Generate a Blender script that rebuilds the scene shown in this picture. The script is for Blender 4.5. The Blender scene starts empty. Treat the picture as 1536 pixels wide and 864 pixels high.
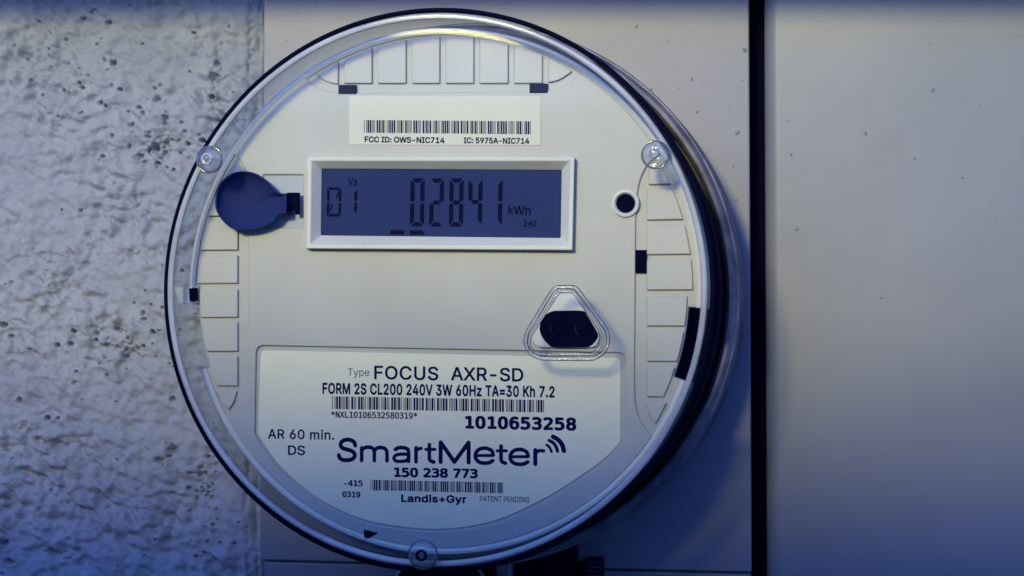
import bpy, bmesh, math, random, os
import numpy as np
from mathutils import Vector, Euler
from mathutils.geometry import interpolate_bezier, delaunay_2d_cdt

random.seed(7)
rng = np.random.default_rng(11)
scene = bpy.context.scene
col = scene.collection

# ------------------------------------------------------------------ camera
FPX = 2500.0                                   # focal length in photo pixels (1536 wide)
YAW, PITCH = math.radians(10.5), math.radians(1.74)
DIST = 0.507                                   # camera to the front of the meter's cover
ROT = Euler((math.radians(90) + PITCH, 0, YAW), 'XYZ').to_matrix()
def ray(px, py):
    return ROT @ Vector(((px - 768) / FPX, -(py - 432) / FPX, -1.0))
_r = ray(643, 433)
CAM = Vector((0, -0.085, 0)) - _r * (DIST / _r.y)
cam_data = bpy.data.cameras.new("camera")
cam = bpy.data.objects.new("camera", cam_data)
col.objects.link(cam)
cam.location = CAM
cam.rotation_euler = (math.radians(90) + PITCH, 0, YAW)
cam_data.sensor_width = 36
cam_data.lens = 36 * FPX / 1536
cam_data.clip_start = 0.01
cam_data.clip_end = 2000
scene.camera = cam

# ------------------------------------------------------------------ light
SUN_AZ, SUN_EL = math.radians(12), math.radians(17)      # from the left of the wall's normal, above
world = bpy.data.worlds.new("World")
scene.world = world
world.use_nodes = True
wn, wl = world.node_tree.nodes, world.node_tree.links
wn.clear()
sky = wn.new('ShaderNodeTexSky'); sky.sky_type = 'NISHITA'
sky.sun_disc = False
sky.sun_elevation = SUN_EL
sky.sun_rotation = math.pi + SUN_AZ
sky.ozone_density = 4.0
hs = wn.new('ShaderNodeVectorMath'); hs.operation = 'MULTIPLY'; hs.inputs[1].default_value = (0.29, 0.44, 1.0)
bgn = wn.new('ShaderNodeBackground'); bgn.inputs['Strength'].default_value = 0.15
wo = wn.new('ShaderNodeOutputWorld')
wl.new(sky.outputs[0], hs.inputs[0]); wl.new(hs.outputs[0], bgn.inputs['Color']); wl.new(bgn.outputs[0], wo.inputs[0])
sd = bpy.data.lights.new("sun", 'SUN'); sd.energy = 0.82; sd.angle = math.radians(8); sd.color = (1.0, 0.88, 0.28)
sun = bpy.data.objects.new("sun", sd); col.objects.link(sun)
sdir = Vector((-math.sin(SUN_AZ) * math.cos(SUN_EL), -math.cos(SUN_AZ) * math.cos(SUN_EL), math.sin(SUN_EL)))
sun.rotation_euler = sdir.to_track_quat('Z', 'Y').to_euler()
scene.view_settings.view_transform = 'Standard'
scene.view_settings.look = 'None'
scene.view_settings.gamma = 1
scene.view_settings.exposure = 1.45
scene.cycles.transparent_max_bounces = 24
# unseen wall and ledge, added to shade the foot and top of the view
SHADE_D, SHADE_Z, SHADE_S = 0.66, 0.152, 0.0
LEDGE_UP, LEDGE_OUT = 0.0175, 0.075

# ------------------------------------------------------------------ helpers
def F(px, py, h):
    """where the line of sight through a photo pixel meets the plane h metres in front of the wall: (x, z)"""
    r = ray(px, py)
    t = (-h - CAM.y) / r.y
    return (CAM.x + r.x * t, CAM.z + r.z * t)
def P3(px, py, h):
    x, z = F(px, py, h)
    return Vector((x, -h, z))

ORIG = {}
def empty(name, loc, label, cat, group=None):
    o = bpy.data.objects.new(name, None); col.objects.link(o)
    o.empty_display_size = 0.01
    o.location = loc; ORIG[o.name] = Vector(loc)
    o['label'] = label; o['category'] = cat
    if group: o['group'] = group
    return o
def root_loc(p):
    return ORIG.get(p.name, Vector((0, 0, 0))) if p else Vector((0, 0, 0))
def mesh_obj(name, verts, faces, mat, parent=None, smooth=False, bevel=0, segs=2, kind=None, angle=35):
    base = root_loc(parent)
    me = bpy.data.meshes.new(name)
    if parent: verts = [(v[0] - base.x, v[1] - base.y, v[2] - base.z) for v in verts]
    me.from_pydata(verts, [], faces)
    me.validate()
    bm = bmesh.new(); bm.from_mesh(me)
    bmesh.ops.recalc_face_normals(bm, faces=bm.faces)
    bm.to_mesh(me); bm.free()
    return finish(name, me, mat, parent, base, smooth, bevel, segs, kind, angle)
def finish(name, me, mat, parent, base, smooth=False, bevel=0, segs=2, kind=None, angle=35):
    o = bpy.data.objects.new(name, me); col.objects.link(o)
    me.materials.clear(); me.materials.append(mat)
    if parent:
        o.parent = parent
        ORIG[o.name] = base
    if bevel:
        m = o.modifiers.new("bevel", 'BEVEL'); m.width = bevel; m.segments = segs
        m.limit_method = 'ANGLE'; m.angle_limit = math.radians(angle); smooth = True
        m.harden_normals = False
    if smooth:
        me.polygons.foreach_set('use_smooth', [True] * len(me.polygons))
        if bevel or smooth == 'auto':
            me.set_sharp_from_angle(angle=math.radians(40))
    if kind: o['kind'] = kind
    return o

def from_curve(cu):
    ob = bpy.data.objects.new("tmp", cu); col.objects.link(ob)
    dg = bpy.context.evaluated_depsgraph_get(); dg.update()
    me = bpy.data.meshes.new_from_object(ob.evaluated_get(dg))
    bpy.data.objects.remove(ob)
    return me
def plate(name, outlines, h, thick, mat, parent, bevel=0.0003, res=2, kind=None):
    """a flat plate (outer outline, then holes; metres) whose front is h in front of the wall"""
    cu = bpy.data.curves.new(name, 'CURVE'); cu.dimensions = '2D'; cu.fill_mode = 'BOTH'
    for pts in outlines:
        keep = [tuple(pts[0])]                        # points that fall together would make spikes in the fill
        for q in pts[1:]:
            if math.dist(q, keep[-1]) > 2e-5: keep.append(tuple(q))
        while math.dist(keep[0], keep[-1]) < 2e-5: keep.pop()
        pts = keep
        sp = cu.splines.new('POLY'); sp.points.add(len(pts) - 1); sp.use_cyclic_u = True
        for p, (x, z) in zip(sp.points, pts): p.co = (x, z, 0, 1)
    cu.extrude = max(thick / 2 - bevel, 0.00001); cu.bevel_depth = bevel; cu.bevel_resolution = res
    cu.offset = -bevel
    me = from_curve(cu)
    base = root_loc(parent)
    n = len(me.vertices); a = np.empty(n * 3, 'f'); me.vertices.foreach_get('co', a); a = a.reshape(-1, 3)
    b = np.empty_like(a); b[:, 0] = a[:, 0] - base.x; b[:, 1] = -(h - thick / 2) - a[:, 2] - base.y; b[:, 2] = a[:, 1] - base.z
    me.vertices.foreach_set('co', b.ravel()); me.name = name
    o = finish(name, me, mat, parent, base, smooth='auto', kind=kind)
    return o
def pxs(pts, h): return [F(x, y, h) for x, y in pts]
def rounded(pts, r, n=6):
    """round the corners of a polygon (metres)"""
    out = []; N = len(pts)
    rr = r if isinstance(r, (list, tuple)) else [r] * N
    for i in range(N):
        p = Vector(pts[i]); a = Vector(pts[i - 1]); b = Vector(pts[(i + 1) % N])
        da = (a - p); db = (b - p); ra = min(rr[i], da.length * .48, db.length * .48)
        if ra <= 1e-6: out.append(tuple(p)); continue
        s = p + da.normalized() * ra; e = p + db.normalized() * ra
        for k in range(n + 1):
            t = k / n
            q = s * (1 - t) ** 2 + p * 2 * t * (1 - t) + e * t * t
            out.append((q.x, q.y))
    return out
def arc(a, b, R, cw=True, n=90):
    """points on the circle of radius R round the meter's axis from direction of a to direction of b"""
    t0 = math.atan2(a[1], a[0]); t1 = math.atan2(b[1], b[0])
    if cw:
        while t1 > t0: t1 -= 2 * math.pi
    else:
        while t1 < t0: t1 += 2 * math.pi
    m = max(2, int(n * abs(t1 - t0) / math.pi))
    return [(R * math.cos(t0 + (t1 - t0) * k / m), R * math.sin(t0 + (t1 - t0) * k / m)) for k in range(m + 1)]
def circle(cx, cz, r, n=48):
    return [(cx + r * math.cos(2 * math.pi * k / n), cz + r * math.sin(2 * math.pi * k / n)) for k in range(n)]
def smooth_line(pts, n=6, closed=False):
    """Catmull-Rom through the points"""
    P = [Vector(p) for p in pts]; N = len(P); out = []
    rngi = range(N) if closed else range(N - 1)
    for i in rngi:
        p1, p2 = P[i], P[(i + 1) % N]
        p0 = P[i - 1] if (closed or i > 0) else p1 * 2 - p2
        p3 = P[(i + 2) % N] if (closed or i + 2 < N) else p2 * 2 - p1
        for k in range(n):
            t = k / n
            out.append(0.5 * ((2 * p1) + (p2 - p0) * t + (2 * p0 - 5 * p1 + 4 * p2 - p3) * t * t + (-p0 + 3 * p1 - 3 * p2 + p3) * t ** 3))
    if not closed: out.append(P[-1])
    return [tuple(q) for q in out]
def lathe(name, prof, mat, parent, cx=0, cz=0, n=160, smooth='auto', closed=True, a0=0, a1=2 * math.pi, kind=None):
    """turn a profile of (radius, h) round an axis that stands out from the wall"""
    V, Fc = [], []; full = abs(a1 - a0 - 2 * math.pi) < 1e-6
    m = len(prof); seg = n if full else n + 1
    for k in range(seg):
        a = a0 + (a1 - a0) * k / n
        for r, h in prof: V.append((cx + r * math.cos(a), -h, cz + r * math.sin(a)))
    for k in range(n):
        k2 = (k + 1) % seg
        for j in range(m if closed else m - 1):
            j2 = (j + 1) % m
            Fc.append((k * m + j, k2 * m + j, k2 * m + j2, k * m + j2))
    if closed and not full:
        Fc.append(tuple(range(m))); Fc.append(tuple(range((seg - 1) * m, seg * m)))
    o = mesh_obj(name, V, Fc, mat, parent, smooth=smooth, kind=kind)
    bm = bmesh.new(); bm.from_mesh(o.data); bmesh.ops.remove_doubles(bm, verts=bm.verts, dist=1e-7)
    bmesh.ops.recalc_face_normals(bm, faces=bm.faces)
    bm.to_mesh(o.data); bm.free()
    return o
def box(name, x0, x1, z0, z1, h0, h1, mat, parent=None, bevel=0, segs=2, kind=None):
    V = [(x, -h, z) for h in (h0, h1) for z in (z0, z1) for x in (x0, x1)]
    Fc = [(0, 1, 3, 2), (4, 5, 7, 6), (0, 1, 5, 4), (2, 3, 7, 6), (0, 2, 6, 4), (1, 3, 7, 5)]
    return mesh_obj(name, V, Fc, mat, parent, bevel=bevel, segs=segs, kind=kind)
def tube(name, pts, r, mat, parent, closed=False, n=8, flat=1.0, smooth=True, kind=None, radii=None):
    V, Fc = tube_geo(pts, r, closed, n, flat, radii)
    return mesh_obj(name, V, Fc, mat, parent, smooth=smooth, kind=kind)
def tube_geo(pts, r, closed=False, n=8, flat=1.0, radii=None, caps=True):
    """tube through 3D points lying in a plane parallel to the wall; flat squashes it towards the wall"""
    P = [Vector(p) for p in pts]; V, Fc = [], []; N = len(P)
    rings = []
    for i, p in enumerate(P):
        a = P[i - 1] if (i > 0 or closed) else p
        b = P[(i + 1) % N] if (i < N - 1 or closed) else p
        t = (b - a).normalized(); side = Vector((0, -1, 0)).cross(t).normalized()
        rings.append((p, side, t, radii[i] if radii else r))
    if not closed and caps:      # rounded ends
        p, s, t, rr = rings[0]; pre = [(p - t * rr * math.sin(a), s, t, rr * max(math.cos(a), .05)) for a in (1.5, 1.1, .7, .35)]
        p, s, t, rr = rings[-1]; post = [(p + t * rr * math.sin(a), s, t, rr * max(math.cos(a), .05)) for a in (.35, .7, 1.1, 1.5)]
        rings = pre + rings + post
    M = len(rings)
    for p, s, t, rr in rings:
        for k in range(n):
            a = 2 * math.pi * k / n
            V.append(p + s * rr * math.cos(a) + Vector((0, -1, 0)) * (r * flat * math.sin(a) * (rr / r if r else 1)))
    for i in range(M if closed else M - 1):
        j = (i + 1) % M
        for k in range(n):
            k2 = (k + 1) % n
            Fc.append((i * n + k, i * n + k2, j * n + k2, j * n + k))
    if not closed:
        Fc.append(tuple(range(n))); Fc.append(tuple(range((M - 1) * n, M * n)))
    return V, Fc
def join_geo(parts):
    V, Fc = [], []
    for v, f in parts:
        b = len(V); V += list(v); Fc += [tuple(i + b for i in q) for q in f]
    return V, Fc

# ------------------------------------------------------------------ materials
def new_mat(name):
    m = bpy.data.materials.new(name); m.use_nodes = True
    nt = m.node_tree; bs = nt.nodes['Principled BSDF']
    return m, nt, bs
def nd(nt, t, **kw):
    n = nt.nodes.new(t)
    for k, v in kw.items():
        if k in n.inputs: n.inputs[k].default_value = v
        else: setattr(n, k, v)
    return n
def coords(nt):
    return nd(nt, 'ShaderNodeTexCoord').outputs['Object']
def varied(nt, bs, c0, c1, scale, detail=4, fac=(0.35, 0.65), stretch=None):
    co = coords(nt)
    if stretch:
        mp = nd(nt, 'ShaderNodeMapping'); mp.inputs['Scale'].default_value = stretch
        nt.links.new(co, mp.inputs[0]); co = mp.outputs[0]
    nz = nd(nt, 'ShaderNodeTexNoise', Scale=scale, Detail=detail); nt.links.new(co, nz.inputs['Vector'])
    rp = nd(nt, 'ShaderNodeValToRGB'); rp.color_ramp.elements[0].position = fac[0]; rp.color_ramp.elements[1].position = fac[1]
    rp.color_ramp.elements[0].color = (*c0, 1); rp.color_ramp.elements[1].color = (*c1, 1)
    nt.links.new(nz.outputs['Fac'], rp.inputs[0]); nt.links.new(rp.outputs[0], bs.inputs['Base Color'])
    return co, rp
def bump(nt, bs, co, layers, strength=0.3, dist=0.0004):
    acc = None
    for scale, w in layers:
        nz = nd(nt, 'ShaderNodeTexNoise', Scale=scale, Detail=5, Roughness=0.6); nt.links.new(co, nz.inputs['Vector'])
        ml = nd(nt, 'ShaderNodeMath', operation='MULTIPLY'); ml.inputs[1].default_value = w
        nt.links.new(nz.outputs['Fac'], ml.inputs[0]); cur = ml.outputs[0]
        if acc is not None:
            ad = nd(nt, 'ShaderNodeMath', operation='ADD'); nt.links.new(acc, ad.inputs[0]); nt.links.new(cur, ad.inputs[1]); cur = ad.outputs[0]
        acc = cur
    bp = nd(nt, 'ShaderNodeBump', Strength=strength, Distance=dist)
    nt.links.new(acc, bp.inputs['Height']); nt.links.new(bp.outputs[0], bs.inputs['Normal'])
    return bp

def plastic(name, c, rough=0.4, var=0.04, scale=30, b=0.05):
    m, nt, bs = new_mat(name)
    co, rp = varied(nt, bs, tuple(x * (1 - var) for x in c), tuple(min(1, x * (1 + var)) for x in c), scale)
    bs.inputs['Roughness'].default_value = rough
    if b: bump(nt, bs, co, [(1500, 1.0), (90, 2.0)], b, 0.0003)
    if max(c) < .2: bs.inputs['Specular IOR Level'].default_value = 0.06; bs.inputs['Roughness'].default_value = max(rough, 0.7)
    return m
M_face = plastic('face plastic', (0.475, 0.465, 0.40), 0.45)
M_pad = plastic('pad plastic', (0.49, 0.48, 0.415), 0.45)
M_bezel = plastic('bezel plastic', (0.68, 0.665, 0.55), 0.45)
M_paper = plastic('label paper', (0.82, 0.78, 0.53), 0.5, 0.02, 50, 0.03)
M_sticker = plastic('sticker paper', (0.66, 0.64, 0.48), 0.5, 0.02, 50, 0.03)
M_black = plastic('navy black plastic', (0.0010, 0.0012, 0.015), 0.45, 0.2, 60)
M_hole = plastic('navy black recess', (0.0005, 0.0006, 0.016), 0.8, 0.1, 60, 0)
M_ink = plastic('navy ink', (0.002, 0.004, 0.055), 0.6, 0.15, 400, 0)
M_inkthin = plastic('faded navy ink', (0.05, 0.065, 0.13), 0.6, 0.15, 400, 0)
M_lcd = plastic('LCD glass', (0.027, 0.042, 0.125), 0.35, 0.08, 22, 0)
M_seg = plastic('LCD segment', (0.002, 0.004, 0.03), 0.35, 0.1, 300, 0)
M_cup = plastic('dark blue cup plastic', (0.022, 0.035, 0.135), 0.75, 0.12, 40)
M_recess = plastic('pocket plastic', (0.40, 0.43, 0.46), 0.5)

def clear(name, tint=(0.93, 0.95, 0.94), edge=(0.35, 0.42, 0.6), gloss=1.0, haze=0.03, hazec=(0.8, 0.8, 0.75), rough=0.06, edgepow=0.35, b=0.0, blend=0.5):
    m = bpy.data.materials.new(name); m.use_nodes = True
    nt = m.node_tree; nt.nodes.clear(); L = nt.links
    out = nd(nt, 'ShaderNodeOutputMaterial')
    lw = nd(nt, 'ShaderNodeLayerWeight', Blend=blend)
    rp = nd(nt, 'ShaderNodeValToRGB')
    rp.color_ramp.elements[0].position = edgepow; rp.color_ramp.elements[0].color = (*tint, 1)
    rp.color_ramp.elements[1].position = 1.0; rp.color_ramp.elements[1].color = (*edge, 1)
    L.new(lw.outputs['Facing'], rp.inputs[0])
    tr = nd(nt, 'ShaderNodeBsdfTransparent'); L.new(rp.outputs[0], tr.inputs[0])
    df = nd(nt, 'ShaderNodeBsdfDiffuse'); df.inputs[0].default_value = (*hazec, 1)
    nz = nd(nt, 'ShaderNodeTexNoise', Scale=35, Detail=5); L.new(coords(nt), nz.inputs['Vector'])
    ml = nd(nt, 'ShaderNodeMath', operation='MULTIPLY'); ml.inputs[1].default_value = haze * 2; L.new(nz.outputs[0], ml.inputs[0])
    mx = nd(nt, 'ShaderNodeMixShader'); L.new(ml.outputs[0], mx.inputs[0]); L.new(tr.outputs[0], mx.inputs[1]); L.new(df.outputs[0], mx.inputs[2])
    gl = nd(nt, 'ShaderNodeBsdfGlossy', Roughness=rough)
    fr = nd(nt, 'ShaderNodeFresnel', IOR=1.5)
    mg = nd(nt, 'ShaderNodeMath', operation='MULTIPLY'); mg.inputs[1].default_value = gloss; mg.use_clamp = True
    L.new(fr.outputs[0], mg.inputs[0])
    m2 = nd(nt, 'ShaderNodeMixShader'); L.new(mg.outputs[0], m2.inputs[0]); L.new(mx.outputs[0], m2.inputs[1]); L.new(gl.outputs[0], m2.inputs[2])
    if b:
        n2 = nd(nt, 'ShaderNodeTexNoise', Scale=260, Detail=3); L.new(coords(nt), n2.inputs['Vector'])
        bp = nd(nt, 'ShaderNodeBump', Strength=b, Distance=0.001); L.new(n2.outputs[0], bp.inputs['Height'])
        for x in (lw, gl, fr): L.new(bp.outputs[0], x.inputs['Normal'])
    L.new(m2.outputs[0], out.inputs[0])
    return m
M_clear = clear('clear polycarbonate', haze=0.0, tint=(0.985, 0.99, 0.985), edge=(0.88, 0.91, 0.94), gloss=0.12)
M_bead = clear('cover highlight bead', tint=(0.96, 0.96, 0.95), edge=(0.82, 0.86, 0.9), haze=0.42, hazec=(0.9, 0.89, 0.8), gloss=2.0, rough=0.12)  # cream haze holds the rim's highlight in its colour
M_flange = clear('milky inner flange', tint=(0.95, 0.96, 0.95), edge=(0.7, 0.75, 0.8), haze=0.12, hazec=(0.75, 0.77, 0.74), rough=0.3, gloss=0.4)
M_knob = clear('clear moulded stud', tint=(0.86, 0.88, 0.91), edge=(0.10, 0.14, 0.3), haze=0.08, gloss=2.2, b=0.35, edgepow=0.3)
M_studrim = clear('stud rim', tint=(0.45, 0.5, 0.62), edge=(0.15, 0.2, 0.38), haze=0.12, gloss=3.0)
M_ridge = clear('clear moulded ridge', tint=(0.93, 0.94, 0.96), edge=(0.82, 0.86, 0.93), haze=0.04, gloss=1.5, b=0.6, edgepow=0.25)

# painted steel of the enclosures
def paint(name, c, rough=0.42, streak=False):
    m, nt, bs = new_mat(name)
    co, rp = varied(nt, bs, tuple(x * 0.92 for x in c), tuple(x * 1.05 for x in c), 14, 6)
    bs.inputs['Roughness'].default_value = rough
    bump(nt, bs, co, [(14, 4.0), (45, 0.5), (900, 0.10)], 0.10, 0.0010)
    return m
M_box = paint('painted steel box', (0.205, 0.210, 0.245))
M_cab = paint('grey cabinet paint', (0.215, 0.228, 0.255))
m, nt, bs = new_mat('ring metal'); M_ring = m
co, rp = varied(nt, bs, (0.10, 0.10, 0.14), (0.27, 0.255, 0.29), 90, 8, (0.36, 0.62))
bs.inputs['Metallic'].default_value = 0.2; bs.inputs['Roughness'].default_value = 0.5
bump(nt, bs, co, [(120, 1.0), (600, .3)], 0.3, 0.0006)
m, nt, bs = new_mat('plaster'); M_plaster = m
co, rp = varied(nt, bs, (0.30, 0.315, 0.345), (0.355, 0.365, 0.385), 25, 5)
bs.inputs['Roughness'].default_value = 0.95; bs.inputs['Specular IOR Level'].default_value = 0.1
bump(nt, bs, co, [(260, 1.0), (700, 0.5)], 0.35, 0.0008)

# ------------------------------------------------------------------ plaster wall
def vnoise(x, y, seed):
    """value noise on arrays"""
    xi = np.floor(x).astype(int); yi = np.floor(y).astype(int); fx = x - xi; fy = y - yi
    fx = fx ** 3 * (fx * (fx * 6 - 15) + 10); fy = fy ** 3 * (fy * (fy * 6 - 15) + 10)
    tab = np.random.default_rng(seed).random((256, 256))
    g = lambda a, b: tab[a % 256, b % 256]
    return (g(xi, yi) * (1 - fx) + g(xi + 1, yi) * fx) * (1 - fy) + (g(xi, yi + 1) * (1 - fx) + g(xi + 1, yi + 1) * fx) * fy
def vn3(x, y, seed):
    """average of turned copies: rounder than plain value noise"""
    t = 0
    for i, a in enumerate((0.3, 1.37, 2.45)):
        t = t + vnoise(x * math.cos(a) - y * math.sin(a) + 17 * i, x * math.sin(a) + y * math.cos(a) + 5 * i, seed * 7 + i)
    return .5 + (t / 3 - .5) * 1.65
def build_plaster():
    H0 = -0.0035
    stepx, stepy = 1.4, 1.4
    X = np.arange(-130, 398, stepx); Y = np.arange(-110, 985, stepy)
    gx, gy = np.meshgrid(X, Y)
    # rotated / warped domain so that the trowelled lumps run slanting
    wx = gx + 7 * (vn3(gx / 40, gy / 40, 1) - .5)
    wy = gy + 7 * (vn3(gx / 40, gy / 40, 3) - .5)
    u = wx * .80 + wy * .60; v = -wx * .60 + wy * .80
    h = 0.9 * (vn3(u / 90, v / 65, 5) - .5)
    h += 1.3 * (vn3(u / 36, v / 24, 6) - .5)
    h += 1.5 * (vn3(u / 19, v / 13, 7) - .5)
    h += 1.2 * (vn3(u / 12, v / 9, 8) - .5)
    h += 0.45 * (vn3(gx / 6.5, gy / 6, 9) - .5) + 0.13 * (vn3(gx / 2.8, gy / 2.8, 10) - .5)
    rag = vnoise(gx / 7, gy / 6, 23) + .5 * vnoise(gx / 3.5, gy / 3.5, 24)
    for cx, cy, rx, ry, d in ((246, 216, 16, 20, 2.6), (218, 226, 14, 9, 2.0), (318, 125, 7, 26, 1.8), (205, 290, 7, 25, .8), (232, 150, 16, 7, 1.1), (168, 80, 9, 14, 1.2), (200, 60, 18, 10, .8),
                              (40, 640, 14, 16, 1.1), (60, 385, 40, 8, .9), (190, 525, 30, 16, 1.0), (300, 720, 10, 40, 1.3), (10, 830, 12, 22, 1.6), (262, 670, 12, 9, 1.6), (90, 835, 40, 9, .8), (205, 380, 20, 8, .9)):
        h -= .8 * d * np.exp(-((gx - cx) / rx) ** 2 - ((gy - cy) / ry) ** 2) * np.clip(rag * 1.6 - .55, 0, 1.4)
    amp = 0.55 + 1.3 * vnoise(gx / 85, gy / 85, 12) ** 1.3
    calm = np.clip((gx - 330) / 50, 0, 1)
    h = h * amp * (1 - .55 * calm)
    R = np.random.default_rng(5)
    pits = []
    for _ in range(120):
        pits.append((R.uniform(-120, 380), R.uniform(-100, 970), R.uniform(1.5, 3.4), R.uniform(.5, 1.5)))
    for _ in range(34):      # clusters of pits by the meter and above left
        pits.append((R.normal(225, 32), R.normal(215, 30), R.uniform(2, 4.5), R.uniform(.5, 1.5)))
        pits.append((R.normal(140, 60), R.normal(95, 45), R.uniform(1.5, 3.4), R.uniform(.5, 1.3)))
        pits.append((R.normal(190, 40), R.normal(530, 38), R.uniform(1.8, 4), R.uniform(.5, 1.4)))
        pits.append((R.normal(305, 26), R.normal(720, 60), R.uniform(2, 5), R.uniform(.5, 1.2)))
    pits += [(168, 92, 5, 2.2), (152, 152, 4, 1.6), (180, 133, 3.5, 1.5), (287, 50, 3, 1.6), (118, 121, 3, 1.5), (60, 137, 2.5, 1.3),
             (232, 222, 7, 1.8), (250, 212, 10, 2.0), (207, 233, 6, 1.6), (222, 205, 5, 1.4), (235, 245, 4, 1.5), (212, 168, 3, 1.3),
             (232, 147, 6, 1.2), (246, 178, 6, 1.2), (318, 148, 5, 1.7), (322, 120, 7, 1.2), (322, 98, 5, 1.1), (160, 30, 5, 1.2), (300, 212, 5, 2.4),
             (110, 497, 3.4, 1.8), (85, 518, 4, 1.8), (104, 516, 3.5, 1.6), (72, 628, 5, 1.6), (60, 662, 8, 1.3), (28, 602, 5, 1.3),
             (5, 487, 6, 1.6), (15, 505, 5, 1.2), (260, 675, 9, 1.3), (240, 690, 7, 1.2), (5, 820, 7, 1.8), (15, 845, 7, 1.6), (80, 830, 8, 1.0)]
    for cx, cy, r, d in pits:
        m = (np.abs(gx - cx) < r * 3) & (np.abs(gy - cy) < r * 3)
        ax = wx[m] - gx[m]; ay = wy[m] - gy[m]; el = 0.65 + 0.7 * ((cx * 7.3 + cy * 3.1) % 1.0)
        q = ((gx[m] - cx + .35 * (ax - ax.mean())) ** 2 * el + (gy[m] - cy + .5 * (ay - ay.mean())) ** 2 / el) / (r * r)
        q = q * 1.7 * (0.55 + 0.9 * vnoise(gx[m] / 2.3 + 3, gy[m] / 2.3, 21))
        h[m] -= 2.0 * d * np.exp(-q * 1.4) - .18 * d * np.exp(-(np.sqrt(q) - 1.7) ** 2 * 3)
    # vertical grooves where the plaster meets the box
    jit = 7 * (vnoise(gy / 45, gy * 0, 13) - .5) + 3 * (vnoise(gy / 11, gx / 9, 16) - .5)
    h -= 1.1 * np.exp(-((gx - 368 - jit) / 3.5) ** 2) * (rag - .1) * (0.4 + .9 * vnoise(gy / 22, gy * 0 + 5, 14))
    h -= 1.0 * np.exp(-((gx - 381 - jit * .6) / 3.0) ** 2) * (rag + .1) * (0.3 + .9 * vnoise(gy / 30, gy * 0 + 9, 15))
    h -= 1.0 * np.clip((gx - 366) / 10, 0, 1) + 2.0 * np.clip((gx - 386) / 8, 0, 1)
    rid = np.exp(-((gx - 314 - 6 * jit / 3) / 6) ** 2) * np.clip(1 - np.abs(gy - 110) / 110, 0, 1)
    h += 1.0 * rid
    # coordinates in metres
    x0, z0 = F(0, 0, H0); sx = (F(300, 430, H0)[0] - F(0, 430, H0)[0]) / 300; sz = (F(200, 864, H0)[1] - F(200, 0, H0)[1]) / 864
    xb = F(200, 430, H0)[0]; zb = F(200, 430, H0)[1]
    VX = xb + (gx - 200) * sx; VZ = zb + (gy - 430) * sz
    VY = -(H0 + h * 0.0014)
    ny, nx = gx.shape
    V = np.stack([VX, VY, VZ], -1).reshape(-1, 3)
    idx = np.arange(nx * ny).reshape(ny, nx)
    Fc = np.stack([idx[:-1, :-1], idx[:-1, 1:], idx[1:, 1:], idx[1:, :-1]], -1).reshape(-1, 4)
    me = bpy.data.meshes.new('plaster_wall')
    me.vertices.add(len(V)); me.vertices.foreach_set('co', V.ravel())
    me.loops.add(Fc.size); me.loops.foreach_set('vertex_index', Fc.ravel().astype(np.int32))
    me.polygons.add(len(Fc)); me.polygons.foreach_set('loop_start', np.arange(0, Fc.size, 4, dtype=np.int32))
    me.update(calc_edges=True)
    me.flip_normals() if me.polygons[0].normal.y > 0 else None
    return me, VX.min(), VX.max(), VZ.min(), VZ.max()
wall = empty('plaster_wall', (-0.18, 0.06, -0.14), 'rough pitted plaster wall painted pale grey, left of the meter box', 'wall')
me, px0, px1, pz0, pz1 = build_plaster()
me.transform(__import__('mathutils').Matrix.Translation(-root_loc(wall)))
finish('plaster_coat', me, M_plaster, wall, root_loc(wall), smooth=True)
box('wall_core', px0, px1 + 0.25, pz0, pz1, -0.075, -0.0115, M_plaster, wall) if False else None
box('wall_core', px0, px1, pz0, pz1, -0.075, -0.0085, M_plaster, wall)
box('wall_backing', px1 + .0005, 0.26, pz0, pz1, -0.095, -0.076, M_plaster, wall)

# ------------------------------------------------------------------ added out of view to cast shade: ledge above, wall behind the viewer
M_conc = plastic('concrete', (0.25, 0.25, 0.24), 0.85, 0.15, 12, 0.3)
M_ground = plastic('paving', (0.12, 0.12, 0.12), 0.9, 0.2, 3, 0.2)
zL = F(700, 0, 0)[1] + LEDGE_UP
zs = (F(1536, 0, 0)[1] - F(0, 0, 0)[1]) / (F(1536, 0, 0)[0] - F(0, 0, 0)[0])
V = [(x, -h, zL + (x - F(700, 0, 0)[0]) * zs + dz) for h in (-0.05, LEDGE_OUT) for dz in (0, .03) for x in (-.6, .6)]
led = mesh_obj('added_shade_ledge', V, [(0, 1, 3, 2), (4, 5, 7, 6), (0, 1, 5, 4), (2, 3, 7, 6), (0, 2, 6, 4), (1, 3, 7, 5)], M_conc, bevel=.002); led['kind'] = 'structure'
V = []
for y in (-SHADE_D, -SHADE_D - .12):
    for x, z in ((-2.5, -1.25), (2.5, -1.25), (2.5, SHADE_Z - 2.5 * SHADE_S), (-2.5, SHADE_Z + 2.5 * SHADE_S)): V.append((x, y, z))
sw = mesh_obj('added_shade_wall', V, [(0, 1, 2, 3), (4, 5, 6, 7), (0, 1, 5, 4), (1, 2, 6, 5), (2, 3, 7, 6), (3, 0, 4, 7)], M_conc); sw['kind'] = 'structure'
g = mesh_obj('ground', [(-30, -30, -1.25), (30, -30, -1.25), (30, 30, -1.25), (-30, 30, -1.25)], [(0, 1, 2, 3)], M_ground); g['kind'] = 'structure'

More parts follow.
